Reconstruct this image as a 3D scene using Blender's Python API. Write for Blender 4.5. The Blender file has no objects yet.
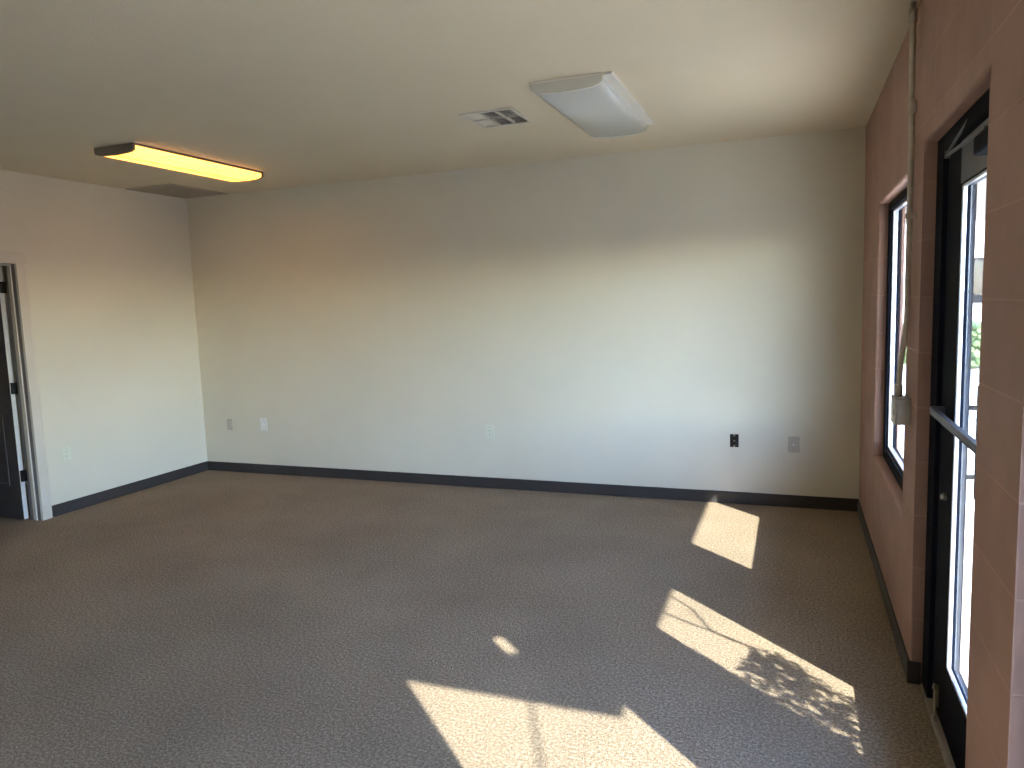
import bpy, bmesh, math, random
from mathutils import Vector, Matrix
random.seed(7)
PI = math.pi
C = bpy.context.scene.collection
SC = bpy.context.scene

# ------------------------------------------------------------------ camera
cd = bpy.data.cameras.new('camera'); cam = bpy.data.objects.new('camera', cd); C.objects.link(cam)
YAW, PITCH, ROLL, FPX = -0.3675, -0.1112, -0.0337, 734.8
cy_, sy_, cp_, sp_ = math.cos(YAW), math.sin(YAW), math.cos(PITCH), math.sin(PITCH)
fwd = Vector((sy_*cp_, cy_*cp_, sp_)); r0 = Vector((cy_, -sy_, 0)); u0 = r0.cross(fwd)
rt = math.cos(ROLL)*r0 + math.sin(ROLL)*u0; up = rt.cross(fwd)
cam.matrix_world = Matrix(((rt.x, up.x, -fwd.x, 5.6229), (rt.y, up.y, -fwd.y, 0), (rt.z, up.z, -fwd.z, 1.6158), (0, 0, 0, 1)))
cd.sensor_fit = 'HORIZONTAL'; cd.sensor_width = 36; cd.lens = FPX/1024*36; cd.clip_start = .02; cd.clip_end = 300
SC.camera = cam

# ------------------------------------------------------------------ world, sun, exposure
SUN = Vector((1.07, -1.04, 1.0)).normalized()          # towards the sun
w = bpy.data.worlds.new('sky'); SC.world = w; w.use_nodes = True
nt = w.node_tree; nt.nodes.clear()
sky = nt.nodes.new('ShaderNodeTexSky'); sky.sky_type = 'NISHITA'; sky.sun_disc = False
sky.sun_elevation = math.asin(SUN.z); sky.sun_rotation = math.atan2(SUN.x, SUN.y)
sky.air_density = 1.0; sky.dust_density = 0.2; sky.ozone_density = 3.0
bg = nt.nodes.new('ShaderNodeBackground'); bg.inputs[1].default_value = 1.6
wo = nt.nodes.new('ShaderNodeOutputWorld')
tn = nt.nodes.new('ShaderNodeMix'); tn.data_type = 'RGBA'; tn.blend_type = 'MULTIPLY'; tn.inputs[0].default_value = 1; tn.inputs[7].default_value = (1.0, .98, 1.12, 1)
nt.links.new(sky.outputs[0], tn.inputs[6]); nt.links.new(tn.outputs[2], bg.inputs[0]); nt.links.new(bg.outputs[0], wo.inputs[0])
sl = bpy.data.lights.new('sun', 'SUN'); sl.energy = 11.5; sl.angle = math.radians(.53); sl.color = (1, .955, .88)
so = bpy.data.objects.new('sun', sl); C.objects.link(so); so.rotation_euler = SUN.to_track_quat('Z', 'Y').to_euler(); so.location = (12, -6, 8)
SC.view_settings.view_transform = 'Standard'; SC.view_settings.look = 'None'
SC.view_settings.gamma = 1; SC.view_settings.exposure = 1.09; SC.view_settings.use_curve_mapping = False
SC.cycles.max_bounces = 14; SC.cycles.diffuse_bounces = 9; SC.cycles.transparent_max_bounces = 16
SC.cycles.use_denoising = True; SC.cycles.sample_clamp_indirect = 6

# ------------------------------------------------------------------ materials
def srgb(r, g, b):
    f = lambda c: (c/255/12.92) if c/255 <= .04045 else ((c/255+.055)/1.055)**2.4
    return (f(r), f(g), f(b), 1)
def mat(name, col, rough=.6, metal=0., spec=.5):
    m = bpy.data.materials.new(name); m.use_nodes = True
    b = m.node_tree.nodes['Principled BSDF']
    b.inputs['Base Color'].default_value = col if len(col) == 4 else (*col, 1)
    b.inputs['Roughness'].default_value = rough; b.inputs['Metallic'].default_value = metal
    b.inputs['Specular IOR Level'].default_value = spec
    return m, m.node_tree, b
def noisy(name, c1, c2, scale, rough=.6, metal=0., bump=0., bscale=None, detail=4, spec=.5, lo=.35, hi=.65):
    m, t, b = mat(name, c1, rough, metal, spec)
    tc = t.nodes.new('ShaderNodeTexCoord'); n = t.nodes.new('ShaderNodeTexNoise')
    n.inputs['Scale'].default_value = scale; n.inputs['Detail'].default_value = detail
    r = t.nodes.new('ShaderNodeValToRGB'); r.color_ramp.elements[0].color = c1; r.color_ramp.elements[1].color = c2
    r.color_ramp.elements[0].position = lo; r.color_ramp.elements[1].position = hi
    t.links.new(tc.outputs['Object'], n.inputs['Vector']); t.links.new(n.outputs[0], r.inputs[0]); t.links.new(r.outputs[0], b.inputs['Base Color'])
    if bump:
        n2 = t.nodes.new('ShaderNodeTexNoise'); n2.inputs['Scale'].default_value = bscale or scale; n2.inputs['Detail'].default_value = 3
        bp = t.nodes.new('ShaderNodeBump'); bp.inputs['Strength'].default_value = bump; bp.inputs['Distance'].default_value = .004
        t.links.new(tc.outputs['Object'], n2.inputs['Vector']); t.links.new(n2.outputs[0], bp.inputs['Height']); t.links.new(bp.outputs[0], b.inputs['Normal'])
    return m
M = {}
M['wall'] = noisy('off_white_paint', srgb(214, 209, 191), srgb(218, 213, 195), 1.3, .7, bump=.25, bscale=140)
M['ceiling'] = noisy('ceiling_paint', srgb(217, 205, 179), srgb(221, 209, 184), 1.1, .8, bump=.3, bscale=110)
# carpet: grey brown loop pile, speckled
def carpet():
    m, t, b = mat('grey_brown_carpet', (.1, .1, .1, 1), .95, 0, .1)
    tc = t.nodes.new('ShaderNodeTexCoord')
    n1 = t.nodes.new('ShaderNodeTexNoise'); n1.inputs['Scale'].default_value = 85; n1.inputs['Detail'].default_value = 5; n1.inputs['Roughness'].default_value = .75
    n2 = t.nodes.new('ShaderNodeTexVoronoi'); n2.inputs['Scale'].default_value = 190
    n3 = t.nodes.new('ShaderNodeTexNoise'); n3.inputs['Scale'].default_value = 1.6; n3.inputs['Detail'].default_value = 3
    for n in (n1, n2, n3): t.links.new(tc.outputs['Object'], n.inputs['Vector'])
    r = t.nodes.new('ShaderNodeValToRGB'); e = r.color_ramp.elements
    e[0].position = .33; e[0].color = srgb(110, 97, 82); e[1].position = .68; e[1].color = srgb(190, 174, 151)
    k = e.new(.5); k.color = srgb(146, 130, 110)
    t.links.new(n1.outputs[0], r.inputs[0])
    mx = t.nodes.new('ShaderNodeMix'); mx.data_type = 'RGBA'; mx.blend_type = 'MULTIPLY'; mx.inputs[0].default_value = 1
    mr = t.nodes.new('ShaderNodeMapRange'); mr.inputs[1].default_value = .3; mr.inputs[2].default_value = .7; mr.inputs[3].default_value = .88; mr.inputs[4].default_value = 1.08
    t.links.new(n3.outputs[0], mr.inputs[0]); t.links.new(r.outputs[0], mx.inputs[6]); t.links.new(mr.outputs[0], mx.inputs[7])
    t.links.new(mx.outputs[2], b.inputs['Base Color'])
    ad = t.nodes.new('ShaderNodeMath'); ad.operation = 'ADD'; t.links.new(n1.outputs[0], ad.inputs[0]); t.links.new(n2.outputs[0], ad.inputs[1])
    bp = t.nodes.new('ShaderNodeBump'); bp.inputs['Strength'].default_value = .6; bp.inputs['Distance'].default_value = .008
    t.links.new(ad.outputs[0], bp.inputs['Height']); t.links.new(bp.outputs[0], b.inputs['Normal'])
    return m
M['carpet'] = carpet()
def block():
    m, t, b = mat('terracotta_painted_block', (.3, .15, .1, 1), .62, 0, .35)
    tc = t.nodes.new('ShaderNodeTexCoord'); sp = t.nodes.new('ShaderNodeSeparateXYZ'); t.links.new(tc.outputs['Object'], sp.inputs[0])
    ad = t.nodes.new('ShaderNodeMath'); ad.operation = 'ADD'; t.links.new(sp.outputs[0], ad.inputs[0]); t.links.new(sp.outputs[1], ad.inputs[1])
    of = t.nodes.new('ShaderNodeMath'); of.operation = 'ADD'; t.links.new(ad.outputs[0], of.inputs[0]); of.inputs[1].default_value = 30*.405-2.24-6.082
    oz = t.nodes.new('ShaderNodeMath'); oz.operation = 'ADD'; t.links.new(sp.outputs[2], oz.inputs[0]); oz.inputs[1].default_value = .218-.061+.005
    cb = t.nodes.new('ShaderNodeCombineXYZ'); t.links.new(of.outputs[0], cb.inputs[0]); t.links.new(oz.outputs[0], cb.inputs[1])
    br = t.nodes.new('ShaderNodeTexBrick'); br.inputs['Scale'].default_value = 1; br.inputs['Brick Width'].default_value = .405
    br.inputs['Row Height'].default_value = .218; br.inputs['Mortar Size'].default_value = .004; br.inputs['Mortar Smooth'].default_value = .5
    br.offset = 0; br.offset_frequency = 2
    br.inputs['Color1'].default_value = srgb(166, 132, 118); br.inputs['Color2'].default_value = srgb(161, 126, 112); br.inputs['Mortar'].default_value = srgb(178, 142, 126)
    t.links.new(cb.outputs[0], br.inputs['Vector'])
    n = t.nodes.new('ShaderNodeTexNoise'); n.inputs['Scale'].default_value = 5; n.inputs['Detail'].default_value = 6; t.links.new(tc.outputs['Object'], n.inputs['Vector'])
    mr = t.nodes.new('ShaderNodeMapRange'); mr.inputs[1].default_value = .3; mr.inputs[2].default_value = .7; mr.inputs[3].default_value = .9; mr.inputs[4].default_value = 1.08
    t.links.new(n.outputs[0], mr.inputs[0])
    mx = t.nodes.new('ShaderNodeMix'); mx.data_type = 'RGBA'; mx.blend_type = 'MULTIPLY'; mx.inputs[0].default_value = 1
    t.links.new(br.outputs[0], mx.inputs[6]); t.links.new(mr.outputs[0], mx.inputs[7]); t.links.new(mx.outputs[2], b.inputs['Base Color'])
    n2 = t.nodes.new('ShaderNodeTexNoise'); n2.inputs['Scale'].default_value = 120; n2.inputs['Detail'].default_value = 4; t.links.new(tc.outputs['Object'], n2.inputs['Vector'])
    b1 = t.nodes.new('ShaderNodeBump'); b1.inputs['Strength'].default_value = .3; b1.inputs['Distance'].default_value = .004; t.links.new(n2.outputs[0], b1.inputs['Height'])
    b2 = t.nodes.new('ShaderNodeBump'); b2.invert = True; b2.inputs['Strength'].default_value = .5; b2.inputs['Distance'].default_value = .004
    t.links.new(br.outputs['Fac'], b2.inputs['Height']); t.links.new(b1.outputs[0], b2.inputs['Normal']); t.links.new(b2.outputs[0], b.inputs['Normal'])
    return m
M['block'] = block()
M['base'] = noisy('dark_rubber_cove', srgb(52, 49, 48), srgb(58, 55, 54), 6, .55)
M['bronze'] = noisy('dark_bronze_aluminium', srgb(16, 20, 30), srgb(20, 24, 34), 9, .7, .0, spec=.05)
M['bead'] = noisy('clear_aluminium', srgb(170, 172, 180), srgb(182, 184, 190), 20, .35, .75)
M['rail_grey'] = noisy('grey_anodised', srgb(88, 90, 96), srgb(96, 98, 104), 12, .45, .4)
M['galv'] = noisy('painted_conduit', srgb(176, 168, 154), srgb(190, 182, 168), 30, .45, .3)
M['boxmetal'] = noisy('grey_box_metal', srgb(160, 154, 144), srgb(174, 168, 158), 25, .5, .4)
M['casing'] = noisy('casing_paint', srgb(206, 200, 186), srgb(211, 205, 191), 3, .5)
M['jamb'] = noisy('grey_jamb', srgb(120, 115, 112), srgb(128, 123, 120), 4, .5)
M['leaf_dark'] = noisy('charcoal_door_paint', srgb(72, 68, 68), srgb(78, 74, 73), 5, .5)
M['leaf_edge'] = noisy('primed_door_edge', srgb(205, 202, 198), srgb(214, 210, 206), 12, .5)
M['black'] = noisy('black_metal', srgb(18, 18, 19), srgb(24, 24, 25), 12, .4, .3)
M['black_plastic'] = noisy('black_plastic', srgb(16, 15, 14), srgb(22, 21, 19), 30, .4)
M['ivory'] = noisy('ivory_plastic', srgb(214, 216, 196), srgb(218, 220, 200), 30, .35)
M['white_plastic'] = noisy('white_plastic', srgb(228, 228, 224), srgb(232, 232, 228), 30, .35)
M['tan_plate'] = noisy('painted_over_plate', srgb(190, 183, 168), srgb(182, 175, 160), 30, .5)
M['white_enamel'] = noisy('white_enamel', srgb(226, 222, 210), srgb(230, 226, 214), 10, .4)
M['cap_grey'] = noisy('grey_end_cap', srgb(208, 206, 195), srgb(213, 211, 200), 12, .45)
M['cap_brown'] = noisy('brown_end_cap', srgb(120, 108, 96), srgb(128, 116, 103), 12, .5)
M['vent'] = noisy('vent_enamel', srgb(205, 197, 182), srgb(209, 201, 186), 10, .45)
M['duct'] = noisy('dark_duct', srgb(44, 40, 36), srgb(50, 46, 42), 10, .8)
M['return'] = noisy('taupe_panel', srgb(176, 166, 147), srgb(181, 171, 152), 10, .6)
M['brass'] = noisy('dull_nickel', srgb(150, 140, 124), srgb(164, 154, 138), 30, .35, .8)
M['threshold'] = noisy('worn_aluminium_sill', srgb(130, 118, 104), srgb(146, 134, 118), 30, .6, .2)
M['concrete'] = noisy('pale_concrete', srgb(232, 218, 194), srgb(238, 225, 202), 2.2, .9, bump=.3, bscale=40)
M['asphalt'] = noisy('weathered_asphalt', srgb(128, 121, 111), srgb(140, 132, 122), 1.5, .95, bump=.4, bscale=60)
M['stucco'] = noisy('pink_beige_stucco', srgb(206, 184, 170), srgb(214, 192, 178), 3, .9, bump=.3, bscale=50)
M['roofing'] = noisy('canopy_metal', srgb(150, 140, 130), srgb(160, 150, 140), 5, .6)
M['bark'] = noisy('bark', srgb(84, 68, 54), srgb(106, 88, 70), 22, .9, bump=.6)
M['leafg'] = noisy('leaf_green', srgb(70, 92, 44), srgb(98, 120, 62), 8, .6)
M['hedgeg'] = noisy('hedge_green', srgb(88, 106, 62), srgb(122, 138, 86), 5, .8)
M['wire'] = noisy('black_cable', srgb(28, 28, 28), srgb(34, 34, 34), 8, .7)
def glass(name='window_glass', tint=(.93, .96, .95, 1)):
    m = bpy.data.materials.new(name); m.use_nodes = True; t = m.node_tree; t.nodes.clear()
    o = t.nodes.new('ShaderNodeOutputMaterial'); mx = t.nodes.new('ShaderNodeMixShader'); f = t.nodes.new('ShaderNodeFresnel'); f.inputs[0].default_value = 1.5
    ge = t.nodes.new('ShaderNodeNewGeometry'); iv = t.nodes.new('ShaderNodeMath'); iv.operation = 'SUBTRACT'; iv.inputs[0].default_value = 1; ml = t.nodes.new('ShaderNodeMath'); ml.operation = 'MULTIPLY'
    t.links.new(ge.outputs['Backfacing'], iv.inputs[1]); t.links.new(iv.outputs[0], ml.inputs[0]); t.links.new(f.outputs[0], ml.inputs[1])
    tr = t.nodes.new('ShaderNodeBsdfTransparent'); tr.inputs[0].default_value = tint
    g = t.nodes.new('ShaderNodeBsdfGlossy'); g.inputs['Roughness'].default_value = .02
    t.links.new(ml.outputs[0], mx.inputs[0]); t.links.new(tr.outputs[0], mx.inputs[1]); t.links.new(g.outputs[0], mx.inputs[2]); t.links.new(mx.outputs[0], o.inputs[0])
    return m
M['glass'] = glass()
def lens(name, col, em=None, estr=0):
    m, t, b = mat(name, col, .35, 0, .5)
    tc = t.nodes.new('ShaderNodeTexCoord'); v = t.nodes.new('ShaderNodeTexVoronoi'); v.inputs['Scale'].default_value = 160
    bp = t.nodes.new('ShaderNodeBump'); bp.inputs['Strength'].default_value = .2; bp.inputs['Distance'].default_value = .002
    t.links.new(tc.outputs['Object'], v.inputs['Vector']); t.links.new(v.outputs[0], bp.inputs['Height']); t.links.new(bp.outputs[0], b.inputs['Normal'])
    if em: b.inputs['Emission Color'].default_value = em; b.inputs['Emission Strength'].default_value = estr
    return m
M['lens_off'] = lens('acrylic_lens_off', srgb(212, 214, 208))
M['lens_on'] = lens('acrylic_lens_lit', srgb(225, 215, 190), (1, .40, .05, 1), 1.3)
def painted_glow_band(m, xc):
    # lens crease painted into the emission: a dimmer lengthwise band, no tubes modelled
    t = m.node_tree; b = t.nodes['Principled BSDF']; tc = t.nodes.new('ShaderNodeTexCoord'); sp = t.nodes.new('ShaderNodeSeparateXYZ'); t.links.new(tc.outputs['Object'], sp.inputs[0])
    sb = t.nodes.new('ShaderNodeMath'); sb.operation = 'SUBTRACT'; sb.inputs[1].default_value = xc; t.links.new(sp.outputs[0], sb.inputs[0])
    ab = t.nodes.new('ShaderNodeMath'); ab.operation = 'ABSOLUTE'; t.links.new(sb.outputs[0], ab.inputs[0])
    mr = t.nodes.new('ShaderNodeMapRange'); mr.interpolation_type = 'SMOOTHSTEP'; mr.inputs[1].default_value = 0; mr.inputs[2].default_value = .05; mr.inputs[3].default_value = 1.0; mr.inputs[4].default_value = 2.4
    t.links.new(ab.outputs[0], mr.inputs[0]); t.links.new(mr.outputs[0], b.inputs['Emission Strength'])
painted_glow_band(M['lens_on'], 1.37)

# ------------------------------------------------------------------ mesh helpers
def box(bm, x0, x1, y0, y1, z0, z1, bev=0, seg=2):
    g = bmesh.ops.create_cube(bm, size=1)['verts']
    for v in g: v.co = Vector((x0 if v.co.x < 0 else x1, y0 if v.co.y < 0 else y1, z0 if v.co.z < 0 else z1))
    if bev:
        e = set(sum([list(v.link_edges) for v in g], [])); bmesh.ops.bevel(bm, geom=list(e), offset=bev, segments=seg, affect='EDGES', profile=.5)
def tube(bm, pts, r, n=10, cap=True):
    pts = [Vector(p) for p in pts]; rs = r if isinstance(r, (list, tuple)) else [r]*len(pts); rings = []; prev = None
    for i, p in enumerate(pts):
        d = (pts[min(i+1, len(pts)-1)]-pts[max(i-1, 0)]).normalized()
        a = prev if prev is not None else (Vector((0, 0, 1)) if abs(d.z) < .9 else Vector((1, 0, 0)))
        a = (a-d*a.dot(d)).normalized(); prev = a; b = d.cross(a)
        rings.append([bm.verts.new(p+rs[i]*(math.cos(2*PI*k/n)*a+math.sin(2*PI*k/n)*b)) for k in range(n)])
    for i in range(len(rings)-1):
        for k in range(n): bm.faces.new((rings[i][k], rings[i][(k+1) % n], rings[i+1][(k+1) % n], rings[i+1][k]))
    if cap: bm.faces.new(rings[0][::-1]); bm.faces.new(rings[-1])
def prism(bm, prof, axis, a, b):
    """closed profile of 2D points extruded along axis; profile = the other two axes in order"""
    def P(u, v, w):
        return {'x': (w, u, v), 'y': (u, w, v), 'z': (u, v, w)}[axis]
    A = [bm.verts.new(P(u, v, a)) for u, v in prof]; B = [bm.verts.new(P(u, v, b)) for u, v in prof]
    n = len(prof); bm.faces.new(A[::-1]); bm.faces.new(B)
    for i in range(n): bm.faces.new((A[i], A[(i+1) % n], B[(i+1) % n], B[i]))
def obj(name, bm, m, parent=None, smooth=False, origin=None):
    bmesh.ops.recalc_face_normals(bm, faces=bm.faces[:])
    me = bpy.data.meshes.new(name)
    if origin is None: origin = Vector((0, 0, 0))
    if parent is None and origin.length == 0 and len(bm.verts):
        pass
    if origin.length: bmesh.ops.translate(bm, verts=bm.verts[:], vec=-origin)
    bm.to_mesh(me); bm.free(); me.materials.append(m)
    if smooth:
        for p in me.polygons: p.use_smooth = True
    o = bpy.data.objects.new(name, me); C.objects.link(o)
    if parent is not None:
        o.parent = parent
        # meshes are written in world coordinates; keep them there under the parent
        pm = Matrix.Identity(4); q = parent
        while q is not None: pm = q.matrix_basis @ pm; q = q.parent
        o.matrix_basis = pm.inverted() @ Matrix.Translation(origin)
    else: o.location = origin
    return o
def nb(): return bmesh.new()
def simple(name, m, boxes, parent=None, bev=0):
    bm = nb()
    for b in boxes: box(bm, *b, bev=bev)
    return obj(name, bm, m, parent)
def struct(o): o['kind'] = 'structure'; return o
def thing(name, label, cat, loc, group=None):
    o = bpy.data.objects.new(name, None); C.objects.link(o); o.location = loc; o.empty_display_size = .1
    if label: o['label'] = label
    if cat: o['category'] = cat
    if group: o['group'] = group
    return o
def lab(o, s): o['label'] = s; return o

# ------------------------------------------------------------------ room shell
W, D, H, Y0, TH = 6.082, 5.8106, 2.74, -3.2, .14
def plate(name, m, plane, us, vs, holes, d0, d1, bev=0):
    """a slab with rectangular holes. plane 'x': u=y, v=z, thickness d0 (room side)..d1; 'y': u=x"""
    U = sorted(set(us+[h[0] for h in holes]+[h[1] for h in holes])); V = sorted(set(vs+[h[2] for h in holes]+[h[3] for h in holes]))
    bm = nb(); vt = {}
    def P(i, j, d):
        k = (i, j, d)
        if k not in vt:
            u, v = U[i], V[j]; vt[k] = bm.verts.new((d, u, v) if plane == 'x' else ((u, d, v) if plane == 'y' else (u, v, d)))
        return vt[k]
    solid = lambda i, j: 0 <= i < len(U)-1 and 0 <= j < len(V)-1 and not any(h[0] <= (U[i]+U[i+1])/2 <= h[1] and h[2] <= (V[j]+V[j+1])/2 <= h[3] for h in holes)
    bevel = []
    for i in range(len(U)-1):
        for j in range(len(V)-1):
            if not solid(i, j): continue
            for d in (d0, d1): bm.faces.new((P(i, j, d), P(i+1, j, d), P(i+1, j+1, d), P(i, j+1, d)))
            for (di, dj, a, b) in ((-1, 0, (i, j), (i, j+1)), (1, 0, (i+1, j), (i+1, j+1)), (0, -1, (i, j), (i+1, j)), (0, 1, (i, j+1), (i+1, j+1))):
                if not solid(i+di, j+dj):
                    f = bm.faces.new((P(*a, d0), P(*b, d0), P(*b, d1), P(*a, d1)))
                    inside = 0 <= i+di < len(U)-1 and 0 <= j+dj < len(V)-1
                    if inside and bev: bevel.append((P(*a, d0), P(*b, d0)))
    if bev:
        es = [bm.edges.get(e) for e in bevel]; bmesh.ops.bevel(bm, geom=[e for e in es if e], offset=bev, segments=4, affect='EDGES', profile=.5)
    return struct(obj(name, bm, m))
XL, XR = -.12, W+TH
struct(simple('floor', M['carpet'], [(-.0, W+.045, Y0, D, -.1, 0)]))
plate('ceiling', M['ceiling'], 'z', [XL, XR], [Y0-.12, D+.12], [(3.765, 4.065, 4.16, 4.51)], H, H+.1)
plate('wall_far', M['wall'], 'y', [XL, XR], [-.1, H], [], D, D+.12)
plate('wall_back', M['wall'], 'y', [XL, XR], [-.1, H], [], Y0, Y0-.12)
LD = (3.09, 4.0, 0, 2.035)             # left doorway y0,y1,z0,z1
bl = plate('wall_left', M['wall'], 'x', [Y0, D], [-.1, H], [(LD[0]-.02, LD[1]+.02, -.1, LD[3]+.02)], 0, XL)
WIN = (3.60, 4.86, .615, 2.11); DOOR = (2.24, 3.255, -.1, 2.165); ST = (.51, 1.835, -.1, 2.165); FILL_WIN = (-1.75, -.9, .615, 2.11)
plate('wall_right', M['block'], 'x', [Y0, D], [-.1, H], [WIN, DOOR, ST, FILL_WIN], W, XR, bev=.014)
BH, BT = .095, .009
def cove(name, segs, flip=False):
    bm = nb()
    for s in segs: box(bm, *s, 0, BH, bev=.003)
    return struct(obj(name, bm, M['base']))
cove('baseboard_far', [(0, W, D-BT, D)])
cove('baseboard_left', [(0, BT, 4.095, D-BT), (0, BT, Y0, 3.0)])
cove('baseboard_right', [(W-BT, W, 3.255, D-BT), (W-BT, W+.04, 3.255-BT, 3.255), (W-BT, W, 1.835, 2.24), (W-BT, W+.04, 2.24, 2.24+BT), (W-BT, W, Y0, ST[0])])
cove('baseboard_back', [(BT, W-BT, Y0, Y0+BT)])

# next room behind the left doorway
struct(simple('floor_hall', M['carpet'], [(-2.6, 0, 2.4, 4.9, -.1, 0)]))
bm = nb(); box(bm, -2.62, -2.6, 2.4, 4.9, 0, 2.5); box(bm, -2.62, XL, 2.38, 2.4, 0, 2.5); box(bm, -2.62, XL, 4.9, 4.92, 0, 2.5); box(bm, -2.62, XL, 2.38, 4.92, 2.5, 2.52)
struct(obj('wall_hall', bm, M['wall']))

# ------------------------------------------------------------------ left doorway: casing, jamb, charcoal door
bm = nb()
CW = .088
prof = [(0, 0), (.018, .004), (.018, .07), (.012, CW), (0, CW)]
for (a, b, s) in ((LD[1], 0, 1), (LD[0], 0, -1)):
    prism(bm, [(x, a+s*v) for x, v in prof], 'z', 0, LD[3]+CW)
prism(bm, [(x, LD[3]+v) for x, v in [(0, 0), (.019, .004), (.019, .07), (.013, CW), (0, CW)]], 'y', LD[0]-CW, LD[1]+CW)
struct(obj('trim_1', bm, M['casing']))
d2 = struct(thing('door_2', 'charcoal interior door standing open in the left wall', None, (0, LD[1], 0)))
bm = nb()
for y0, y1 in ((LD[1], LD[1]+.02), (LD[0]-.02, LD[0])): box(bm, XL-.005, 0, y0, y1, 0, LD[3])
box(bm, XL-.005, 0, LD[0]-.02, LD[1]+.02, LD[3], LD[3]+.02)
jf = obj('door_jamb', bm, M['jamb'], d2)
bm = nb(); box(bm, -.072, -.036, LD[1]-.012, LD[1], 0, LD[3]-.012, bev=.002); box(bm, -.072, -.036, LD[0], LD[0]+.012, 0, LD[3]-.012, bev=.002); box(bm, -.072, -.036, LD[0], LD[1], LD[3]-.012, LD[3], bev=.002)
lab(obj('door_stop', bm, M['casing'], d2), 'pale stop moulding down the jamb')
# leaf, open 90 degrees into the next room, hinged at the far jamb
LX, LY = XL-.012, LD[1]-.045
lf = simple('door_leaf', M['leaf_dark'], [(LX-.86, LX-.003, LY, LY+.036, .012, 2.02)], d2)
bm = nb()
for z0, z1 in ((.28, .86), (1.02, 1.78)):
    for (a, b, c, d) in ((LX-.74, LX-.12, z0, z0+.02), (LX-.74, LX-.12, z1-.02, z1), (LX-.74, LX-.72, z0, z1), (LX-.14, LX-.12, z0, z1)):
        box(bm, a, b, LY-.007, LY+.002, c, d, bev=.003)
obj('panel_moulding', bm, M['leaf_dark'], lf)
lab(simple('edge_strip', M['leaf_edge'], [(LX-.003, LX+.001, LY, LY+.036, .012, 2.02)], lf), 'pale unpainted hinge edge')
for z in (.365, 1.07, 1.86):
    bm = nb(); tube(bm, [(LX+.012, LY+.042, z-.045), (LX+.012, LY+.042, z+.045)], .008, 12)
    box(bm, LX, LX+.026, LY+.004, LY+.012+.026, z-.045, z+.045, bev=.002)
    obj('hinge', bm, M['black'], d2)
bm = nb(); tube(bm, [(LX-.80, LY-.05, .95), (LX-.80, LY+.085, .95)], .011, 12); tube(bm, [(LX-.80, LY-.07, .95), (LX-.80, LY-.06, .95), (LX-.80, LY-.045, .95), (LX-.80, LY-.035, .95)], [.012, .026, .026, .012], 16)
tube(bm, [(LX-.80, LY-.008, .95), (LX-.80, LY, .95)], .032, 18)
obj('door_knob', bm, M['black'], lf, True)

# ------------------------------------------------------------------ glazed units
def frame_boxes(x0, x1, y0, y1, z0, z1, wl, wr, wb, wt):
    return [(x0, x1, y0, y0+wl, z0, z1), (x0, x1, y1-wr, y1, z0, z1), (x0, x1, y0+wl, y1-wr, z0, z0+wb), (x0, x1, y0+wl, y1-wr, z1-wt, z1)]
def bead_ring(x0, x1, y0, y1, z0, z1, t):
    return [(x0, x1, y0, y0+t, z0, z1), (x0, x1, y1-t, y1, z0, z1), (x0, x1, y0+t, y1-t, z0, z0+t), (x0, x1, y0+t, y1-t, z1-t, z1)]
# window 1
def window(name, o, lbl):
    t = struct(thing(name, lbl, None, (W+.07, o[0], o[2])))
    simple('window_frame', M['bronze'], frame_boxes(W+.052, W+.115, *o, .035, .09, .07, .045), t, bev=.003)
    gy0, gy1, gz0, gz1 = o[0]+.035, o[1]-.09, o[2]+.07, o[3]-.045
    simple('sash', M['bead'], bead_ring(W+.066, W+.092, gy0, gy1, gz0, gz1, .012), t, bev=.003)
    simple('pane', M['glass'], [(W+.077, W+.081, gy0+.015, gy1-.015, gz0+.015, gz1-.015)], t)
    return t
window('window_1', WIN, 'bronze framed window in the block wall')
window('fill_window', FILL_WIN, 'added bronze framed window behind the camera, for fill light')  # unseen opening added behind the camera to brighten the room
# storefront light beside the pier (nearest opening)
t = struct(thing('window_2', 'full height storefront glazing nearest the camera', None, (W+.07, ST[0], 0)))
simple('window_frame', M['bronze'], frame_boxes(W+.085, W+.135, ST[0], ST[1], 0, ST[3], .05, .225, .2, .1), t, bev=.003)
simple('pane', M['glass'], [(W+.11, W+.114, ST[0]+.04, ST[1]-.21, .19, ST[3]-.09)], t)
simple('glazing_bead', M['bead'], bead_ring(W+.095, W+.12, ST[0]+.05, ST[1]-.225, .2, ST[3]-.1, .015), t, bev=.003)
# glazed door
FX0, FX1 = W+.045, W+.13
d1 = struct(thing('door_1', 'dark bronze glazed entrance door', None, (FX0, DOOR[0], 0)))
simple('door_frame', M['bronze'], [(FX0, FX1, DOOR[0], DOOR[0]+.03, 0, DOOR[3]), (FX0, FX1, DOOR[1]-.13, DOOR[1], 0, DOOR[3]), (FX0, FX1, DOOR[0]+.03, DOOR[1]-.13, DOOR[3]-.06, DOOR[3])], d1, bev=.003)
LX0, LX1 = W+.062, W+.107; ly0, ly1, lz0, lz1 = DOOR[0]+.033, DOOR[1]-.135, .014, DOOR[3]-.065
GY0, GY1, GZ0, GZ1 = 2.33, 2.885, .255, 1.955
leaf = simple('door_leaf', M['bronze'], [(LX0, LX1, ly0, GY0, lz0, lz1), (LX0, LX1, GY1, ly1, lz0, lz1), (LX0, LX1, GY0, GY1, lz0, GZ0), (LX0, LX1, GY0, GY1, GZ1, lz1)], d1, bev=.002)
lab(simple('top_rail_plate', M['rail_grey'], [(LX0-.003, LX0, GY0, GY1, GZ1+.004, lz1-.004)], leaf), 'lighter grey face of the top rail')
simple('glazing_bead', M['bead'], bead_ring(LX0+.001, LX0+.016, GY0, GY1, GZ0, GZ1, .009), leaf, bev=.003)
simple('pane', M['glass'], [(W+.083, W+.087, GY0-.01, GY1+.01, GZ0-.01, GZ1+.01)], leaf)
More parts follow.
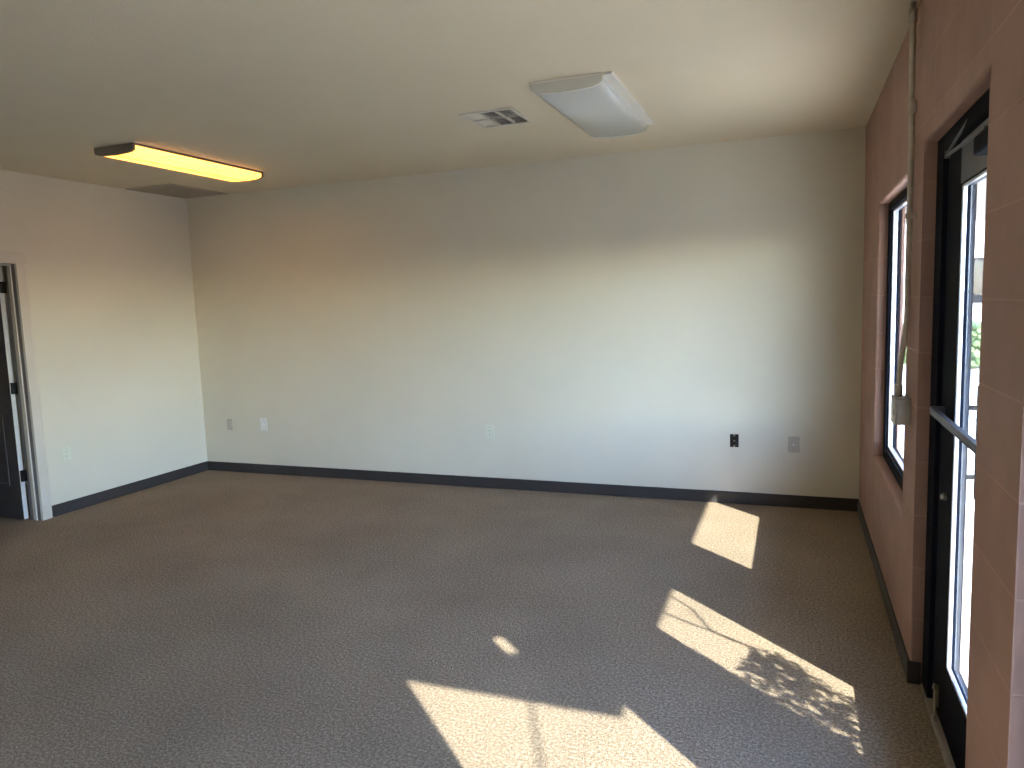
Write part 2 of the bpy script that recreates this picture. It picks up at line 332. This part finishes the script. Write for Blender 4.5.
# push bar across the door
bm = nb(); bx = W+.026
prism(bm, [(bx-.011, 1.165), (bx-.008, 1.176), (bx+.006, 1.178), (bx+.010, 1.168), (bx+.008, 1.152), (bx-.008, 1.150)], 'y', 2.29, 3.07)
for y in (3.05, 2.305): box(bm, bx-.008, LX0, y-.014, y+.014, 1.148, 1.182, bev=.003)
lab(obj('push_bar', bm, M['rail_grey'], leaf), 'grey horizontal push bar')
bm = nb(); tube(bm, [(LX0, 2.97, .865), (LX0-.01, 2.97, .865)], .014, 18); box(bm, LX0-.02, LX0-.01, 2.963, 2.977, .855, .875, bev=.003)
obj('thumb_turn', bm, M['brass'], leaf)
bm = nb(); px = LX1+.05; tube(bm, [(px, 2.975, .86), (px, 2.975, 1.27)], .011, 12)
for z in (.94, 1.19): tube(bm, [(LX1, 2.975, z), (px, 2.975, z)], .009, 10)
obj('pull_handle', bm, M['black'], leaf)
cl = simple('door_closer', M['bronze'], [(LX0-.045, LX0, 2.275, 2.5, 1.985, 2.04)], leaf, bev=.008)
bm = nb(); tube(bm, [(W+.028, 2.40, 2.045), (W+.03, 2.96, 2.066)], .006, 8); tube(bm, [(W+.03, 2.96, 2.072), (W+.05, 2.74, 2.14)], .005, 8); tube(bm, [(W+.03, 2.96, 2.056), (W+.03, 2.96, 2.08)], .009, 10)
lab(obj('closer_arm', bm, M['rail_grey'], cl), 'grey folded closer arm')
# kick down stop at foot of the far stile
bm = nb(); yk = 3.0
box(bm, LX0-.006, LX0, yk-.016, yk+.016, .05, .12, bev=.002)
tube(bm, [(LX0-.010, yk, .115), (LX0-.014, yk-.02, .08), (LX0-.018, yk-.045, .03)], .006, 10); tube(bm, [(LX0-.018, yk-.045, .014), (LX0-.018, yk-.045, .034)], .01, 12)
tube(bm, [(LX0-.002, yk, .122), (LX0-.018, yk, .126)], .011, 12)
obj('kick_down_stop', bm, M['brass'], leaf)
bm = nb(); prism(bm, [(W+.036, 0), (W+.041, .008), (W+.047, .011), (W+.115, .011), (W+.12, 0)], 'y', DOOR[0]+.001, DOOR[1]-.001)
obj('threshold', bm, M['threshold'], d1)

# ------------------------------------------------------------------ conduit and box on the pier
cx_, cyy = W-.016, 3.435
ct = thing('electrical_conduit', 'thin metal conduit running down the block wall from the ceiling to a grey box', 'conduit', (cx_, cyy, 1.16))
bm = nb(); tube(bm, [(cx_-.01, cyy, H), (cx_-.01, cyy, 2.6), (cx_-.004, cyy, 2.2), (cx_-.004, cyy, 1.5), (cx_-.008, cyy+.02, 1.42), (cx_-.018, cyy+.05, 1.3), (cx_-.022, cyy+.06, 1.165)], .0115, 12)
obj('pipe', bm, M['galv'], ct, True)
for z in (2.69, 2.34, 1.185):
    bm = nb(); x = cx_-(.01 if z > 2.5 else .0215 if z < 1.3 else .005); yq = cyy+(.06 if z < 1.3 else 0); tube(bm, [(x, yq, z-.028), (x, yq, z-.022), (x, yq, z+.022), (x, yq, z+.028)], [.012, .016, .016, .012], 14); obj('coupling', bm, M['galv'], ct, True)
bm = nb(); box(bm, W-.004, W, cyy-.05, cyy+.05, 1.9, 1.92, bev=.001); tube(bm, [(W-.004, cyy-.035, 1.91), (W-.009, cyy-.035, 1.91)], .006, 8)
box(bm, W-.036, W-.002, cyy-.016, cyy-.013, 1.9, 1.92); box(bm, W-.036, W-.002, cyy+.013, cyy+.016, 1.9, 1.92); box(bm, W-.036, W-.033, cyy-.016, cyy+.016, 1.9, 1.92)
obj('strap', bm, M['galv'], ct)
bxx = simple('junction_box', M['boxmetal'], [(W-.055, W, cyy-.03, cyy+.1, 1.05, 1.16)], ct, bev=.004)
bm = nb(); box(bm, W-.059, W-.055, cyy-.033, cyy+.103, 1.047, 1.163, bev=.0015); box(bm, W-.063, W-.059, cyy-.006, cyy+.006, 1.09, 1.115, bev=.001)
lab(obj('cover_plate', bm, M['galv'], bxx), 'light metal cover with a toggle')

# ------------------------------------------------------------------ ceiling lights (wraparound fluorescents)
def ceiling_light(x0, x1, y0, y1, label, lensm, capm, drop, lip):
    t = thing('ceiling_light', label, 'ceiling light', ((x0+x1)/2, (y0+y1)/2, H), 'wraparound fluorescent fixtures on the ceiling')
    xc = (x0+x1)/2
    bm = nb(); box(bm, x0-.006, x1+lip, y0+.004, y1-.004, H-.014, H, bev=.002)
    obj('housing', bm, M['white_enamel'] if lip > .02 else capm, t)
    # curved wrap lens
    n = 14; prof = []
    hw = (x1-x0)/2-.004
    out = [(-hw, H-.012), (-hw, H-.035)]
    for k in range(n+1):
        a = k/n; x = -hw*.96+2*hw*.96*a
        z = H-.045-(drop-.045)*(max(0, 1-abs(2*a-1)**2.6))**.6
        out.append((x, z))
    out += [(hw, H-.035), (hw, H-.012)]
    bm = nb(); prism(bm, [(xc+u, v) for u, v in out], 'y', y0+.018, y1-.018)
    l = obj('lens', bm, lensm, t)
    for p in l.data.polygons: p.use_smooth = len(p.vertices) == 4 and abs(p.normal.z) > .2
    for (a, b) in ((y0, y0+.02), (y1-.02, y1)):
        bm = nb(); out2 = [(u*1.03, v if v > H-.02 else H-(H-v)*1.05) for u, v in out]
        prism(bm, [(xc+u, min(v, H-.001)) for u, v in out2], 'y', a, b)
        obj('end_cap', bm, capm, t)
    return t
ceiling_light(1.215, 1.56, 3.77, 5.05, 'lit yellow-glowing fluorescent ceiling light nearer the left wall', M['lens_on'], M['cap_brown'], .06, .006)
ceiling_light(4.34, 4.722, 3.735, 4.93, 'unlit white fluorescent ceiling light beside the air vent', M['lens_off'], M['cap_grey'], .066, .05)

# ------------------------------------------------------------------ ceiling register
vt_ = thing('air_vent', 'rectangular louvred air vent in the ceiling beside the unlit light', 'air vent', (3.915, 4.335, H))
vx0, vx1, vy0, vy1 = 3.745, 4.085, 4.14, 4.53
bm = nb()
for b in ((vx0, vx1, vy0, vy0+.024), (vx0, vx1, vy1-.024, vy1), (vx0, vx0+.024, vy0+.024, vy1-.024), (vx1-.024, vx1, vy0+.024, vy1-.024)): box(bm, *b, H-.007, H, bev=.002)
obj('vent_frame', bm, M['vent'], vt_)
bm = nb()
for xm in (3.865, 3.965): box(bm, xm-.004, xm+.004, 4.164, 4.506, H-.006, H+.012)
box(bm, 3.769, 4.061, 4.331, 4.339, H-.006, H+.012)
obj('divider', bm, M['vent'], vt_)
simple('duct', M['duct'], [(3.767, 4.063, 4.162, 4.508, H+.06, H+.09), (3.767, 3.77, 4.162, 4.508, H+.002, H+.06), (4.06, 4.063, 4.162, 4.508, H+.002, H+.06), (3.77, 4.06, 4.162, 4.165, H+.002, H+.06), (3.77, 4.06, 4.505, 4.508, H+.002, H+.06)], vt_)
def louver(xm, y0, y1, ang, L=.021):
    bm = nb(); s, c = math.sin(ang)*L/2, math.cos(ang)*L/2; th = .0012
    prism(bm, [(xm-c, H+.004-s), (xm+c, H+.004+s), (xm+c, H+.004+s+th), (xm-c, H+.004-s+th)], 'y', y0, y1)
    return bm
for (a, b, ang) in ((3.77, 3.861, .6), (3.869, 3.961, -.9), (3.969, 4.06, -.9)):
    for k in range(5):
        x = a+(b-a)*(k+.5)/5
        for (p, q) in ((4.165, 4.331), (4.339, 4.505)): obj('louver', louver(x, p, q, ang), M['vent'], vt_)
# slightly darker ribbed panel in the far left ceiling corner
rg = thing('ceiling_panel', 'flat taupe panel in the ceiling corner above the left wall', 'air vent', (.285, 5.45, H))
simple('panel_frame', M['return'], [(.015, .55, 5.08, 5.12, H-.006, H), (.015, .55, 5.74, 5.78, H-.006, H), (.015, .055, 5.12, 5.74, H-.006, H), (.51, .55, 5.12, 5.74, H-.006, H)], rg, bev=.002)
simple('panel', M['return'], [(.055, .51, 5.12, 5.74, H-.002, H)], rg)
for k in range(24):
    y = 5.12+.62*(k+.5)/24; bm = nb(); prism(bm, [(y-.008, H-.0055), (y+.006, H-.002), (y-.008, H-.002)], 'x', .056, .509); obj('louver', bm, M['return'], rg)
# ------------------------------------------------------------------ outlets and wall plates
def T(wall, u, z, a0, a1, b0, b1, d0, d1):
    """box on a wall: a along the wall, b up, d out of the wall"""
    if wall == 'far': return (u+a0, u+a1, D-d1, D-d0, z+b0, z+b1)
    return (d0, d1, u+a0, u+a1, z+b0, z+b1)
def wall_plate(name, wall, u, z, label, cat, kind, pm, rm, group=None, w2=.036, h2=.058):
    loc = (u, D, z) if wall == 'far' else (0, u, z)
    t = thing(name, label, cat, loc, group)
    if kind != 'bare': simple('cover_plate', pm, [T(wall, u, z, -w2, w2, -h2, h2, 0, .006)], t, bev=.003)
    if kind == 'duplex' or kind == 'bare':
        d = .0075 if kind == 'duplex' else .012
        if kind == 'bare':
            simple('mounting_box', rm, [T(wall, u, z, -w2, w2, -h2, h2, 0, .003)], t)
            lab(simple('yoke', M['brass'], [T(wall, u, z, -.006, .006, -.05, .05, .003, .005)], t), 'thin metal mounting strap')
        for s in (-1, 1):
            r = simple('receptacle', rm, [T(wall, u, z+s*.02, -.0165, .0165, -.0145, .0145, .004, d)], t, bev=.003)
            for e in (-.0065, .0065): simple('slot', M['black_plastic'], [T(wall, u, z+s*.02, e-.001, e+.001, -.004, .006, d-.0005, d+.0004)], r)
    if kind == 'decor':
        r = simple('receptacle', rm, [T(wall, u, z, -.0165, .0165, -.033, .033, .004, .0085)], t, bev=.002)
        for s in (-1, 1):
            for e in (-.008, .006): simple('slot', M['black_plastic'], [T(wall, u, z+s*.018, e, e+.002, -.005, .005, .008, .0089)], r)
    if kind == 'jack':
        bm = nb()
        if wall == 'far': tube(bm, [(u, D-.004, z), (u, D-.012, z), (u, D-.018, z)], [.0095, .0085, .005], 12)
        obj('jack', bm, rm, t)
    if kind == 'switch':
        simple('insert', rm, [T(wall, u, z, -.016, .016, -.032, .032, .004, .0085)], t, bev=.002)
    if kind != 'bare':
        for s in (-1, 1):
            bm = nb(); a = T(wall, u, z+s*h2*.8, -.003, .003, -.003, .003, .005, .0068); box(bm, *a, bev=.001)
            obj('screw', bm, M['brass'], t)
    return t
wall_plate('wall_plate', 'far', .33, .487, 'small painted-over blank plate on the far wall, nearest the left corner', 'wall plate', 'switch', M['tan_plate'], M['tan_plate'])
wall_plate('data_plate', 'far', .75, .497, 'white data jack plate on the far wall, second from the left corner', 'wall plate', 'jack', M['white_plastic'], M['white_plastic'], w2=.04, h2=.062)
wall_plate('wall_outlet', 'far', 3.167, .495, 'ivory duplex power outlet at the middle of the far wall', 'outlet', 'decor', M['ivory'], M['ivory'], w2=.042, h2=.064)
wall_plate('wall_outlet', 'far', 5.205, .497, 'bare black power outlet without a cover on the far wall', 'outlet', 'bare', None, M['black_plastic'], w2=.032, h2=.05)
wall_plate('coax_plate', 'far', 5.632, .483, 'pale cable jack plate on the far wall near the block wall', 'wall plate', 'jack', M['tan_plate'], M['white_plastic'], w2=.04, h2=.06)
wall_plate('wall_outlet', 'left', 4.27, .487, 'ivory duplex outlet on the left wall beside the door casing', 'outlet', 'duplex', M['ivory'], M['ivory'], w2=.038, h2=.06)

# ------------------------------------------------------------------ outside
bm = nb(); box(bm, 8.6, 160, -120, 160, -.2, -.12)
struct(obj('ground', bm, M['asphalt']))
bm = nb(); box(bm, W+.045, 8.6, -60, 100, -.2, -.02, bev=0); box(bm, W+.045, XR+.002, Y0, D, -.1, -.001)
struct(obj('sidewalk', bm, M['concrete']))
# canopy over the shopfront: thin deck with a slot near its open end
ZC = 2.3; CX1 = 5.015+1.07*ZC; CY0 = 2.64-1.04*ZC
hx, hy = 4.364+1.07*ZC, 3.07-1.04*ZC
bm = nb()
cn = thing('canopy', 'flat metal walkway canopy outside above the shopfront door', 'canopy', (XR, CY0, ZC))
e1 = Vector((1.07, -1.04, 0)).normalized(); e2 = Vector((-e1.y, e1.x, 0)); hc = Vector((hx, hy, 0))
hq = [hc-e1*.095-e2*.024, hc+e1*.095-e2*.024, hc+e1*.095+e2*.024, hc-e1*.095+e2*.024]      # slot added and shaped to let the small sun spot onto the carpet
oq = [Vector((XR, CY0, 0)), Vector((CX1, CY0, 0)), Vector((CX1, 9.0, 0)), Vector((XR, 9.0, 0))]
hq = hq[:]; k0 = min(range(4), key=lambda i: (hq[i]-oq[0]).length); hq = hq[k0:]+hq[:k0]
vv = {}
for nm, qq in (('o', oq), ('h', hq)):
    for i, v in enumerate(qq):
        for zz in (0, 1): vv[nm, i, zz] = bm.verts.new((v.x, v.y, ZC+.012*zz))
for i in range(4):
    j = (i+1) % 4
    for zz in (0, 1): bm.faces.new((vv['o', i, zz], vv['o', j, zz], vv['h', j, zz], vv['h', i, zz]))
    bm.faces.new((vv['o', i, 0], vv['o', j, 0], vv['o', j, 1], vv['o', i, 1])); bm.faces.new((vv['h', i, 0], vv['h', j, 0], vv['h', j, 1], vv['h', i, 1]))
obj('deck', bm, M['roofing'], cn)
simple('fascia', M['roofing'], [(CX1-.02, CX1, CY0, 9.0, ZC, ZC+.16), (XR, CX1-.02, CY0, CY0+.02, ZC, ZC+.16)], cn)
# far building and hedge seen through the door glass
bd = thing('building', 'pale pink-beige stucco building far outside beyond the hedge', 'building', (12, 27, 0))
simple('wall', M['stucco'], [(3, 34, 27, 35, -.02, 4.3)], bd)
simple('roof', M['roofing'], [(2.6, 34.4, 26.6, 35.4, 4.3, 4.55)], bd)
for k in range(6):
    f = simple('window', M['bronze'], [(5+k*4.6, 6.6+k*4.6, 26.97, 27.02, 1.1, 2.5)], bd)
    simple('pane', M['glass'], [(5.06+k*4.6, 6.54+k*4.6, 26.95, 26.97, 1.16, 2.44)], f)
bm = nb()
for k in range(900):
    c = Vector((random.uniform(6.6, 12.5), random.uniform(17.8, 18.6), random.uniform(0, .85)))
    g = bmesh.ops.create_icosphere(bm, subdivisions=1, radius=random.uniform(.06, .13))['verts']
    for v in g: v.co = v.co*random.uniform(.75, 1.25)+c
hd = obj('hedge', bm, M['hedgeg']); hd['label'] = 'low green hedge outside seen through the door glass'; hd['category'] = 'hedge'
# young tree whose leaves dapple the door's patch of sun
def S(x, y, t): return Vector((x+1.07*t, y-1.04*t, t))
tr = thing('shrub', 'slender leafy shrub on the sidewalk outside whose leaves dapple the sunlit carpet', 'shrub', (7.05, 1.5, 0))
bm = nb()
crown = S(5.62, 3.08, 1.05)
tube(bm, [(7.05, 1.5, -.02), (7.04, 1.55, .4), (6.9, 1.75, .75), tuple(crown)], [.022, .02, .016, .009], 10)
br = [[S(5.60, 3.12, 1.08), S(5.463, 3.391, 1.22), S(5.357, 3.439, 1.28), S(5.254, 3.523, 1.34), S(5.14, 3.741, 1.4), S(4.99, 3.90, 1.48)],
      [S(5.56, 3.12, 1.1), S(5.44, 3.40, 1.2), S(5.30, 3.485, 1.28), S(5.15, 3.567, 1.35), S(5.0, 3.66, 1.42)],
      [S(5.8, 2.85, .9), S(5.5, 3.0, 1.05), S(5.25, 3.25, 1.2)], [S(5.8, 2.85, .9), S(5.85, 2.75, 1.0), S(5.7, 2.75, 1.15)]]
for b in br: tube(bm, [tuple(p) for p in b], [.008, .0075, .007, .0065, .006, .005][:len(b)], 7)
obj('stem', bm, M['bark'], tr)
bm = nb()
def leafm(bm, c, n, d, L, Wd):
    d = d.normalized(); s = n.cross(d).normalized()
    pts = [(-.5, 0), (-.2, .42), (.15, .46), (.5, 0), (.15, -.46), (-.2, -.42)]
    A = [bm.verts.new(c+d*a*L+s*b*Wd+n*.0006) for a, b in pts]; B = [bm.verts.new(c+d*a*L+s*b*Wd-n*.0006) for a, b in pts]
    bm.faces.new(A); bm.faces.new(B[::-1])
    for i in range(6): bm.faces.new((A[i], B[i], B[(i+1) % 6], A[(i+1) % 6]))
def rnd(): return Vector((random.gauss(0, 1), random.gauss(0, 1), random.gauss(0, 1))).normalized()
def inpoly(x, y, P):
    c = False; n = len(P)
    for i in range(n):
        (x1, y1), (x2, y2) = P[i], P[(i+1) % n]
        if (y1 > y) != (y2 > y) and x < (x2-x1)*(y-y1)/(y2-y1)+x1: c = not c
    return c
REG = [(5.45, 3.39), (5.59, 3.36), (5.77, 3.13), (6.0, 2.95), (5.95, 2.55), (5.62, 2.70), (5.40, 3.05), (5.41, 3.157)]
DRK = [(5.456, 3.33), (5.587, 3.33), (5.72, 3.13), (5.68, 2.95), (5.50, 3.13)]
for k in range(6000):
    x, y = random.uniform(5.35, 6.0), random.uniform(2.5, 3.5)
    if not inpoly(x, y, REG): continue
    if random.random() > (.66 if inpoly(x, y, DRK) else .33): continue
    n = (rnd()+Vector((.5, -.5, .6))).normalized()
    leafm(bm, S(x, y, max(random.uniform(.95, 1.2), (6.36-x)/1.07)), n, (n.cross(rnd())), random.uniform(.026, .048), random.uniform(.012, .02))
for k in range(320):        # ragged fringe along the near side of the patch
    s = random.random(); x = 5.16+.72*s; y = 3.28-.66*s+random.gauss(0, .028)
    n = (rnd()+Vector((.5, -.5, .6))).normalized()
    leafm(bm, S(x, y, max(random.uniform(.95, 1.2), (6.36-x)/1.07)), n, (n.cross(rnd())), random.uniform(.03, .05), random.uniform(.014, .022))
fo = obj('foliage', bm, M['leafg'], tr)
# overhead service cable
bm = nb(); a = S(4.66, 2.60, 2.75); dr = Vector((.135, -.30, 0)).normalized()
tube(bm, [tuple(a-dr*9), tuple(a+dr*9)], .007, 8)
cb = obj('service_cable', bm, M['wire']); cb['label'] = 'black overhead cable outside above the parking area'; cb['category'] = 'cable'
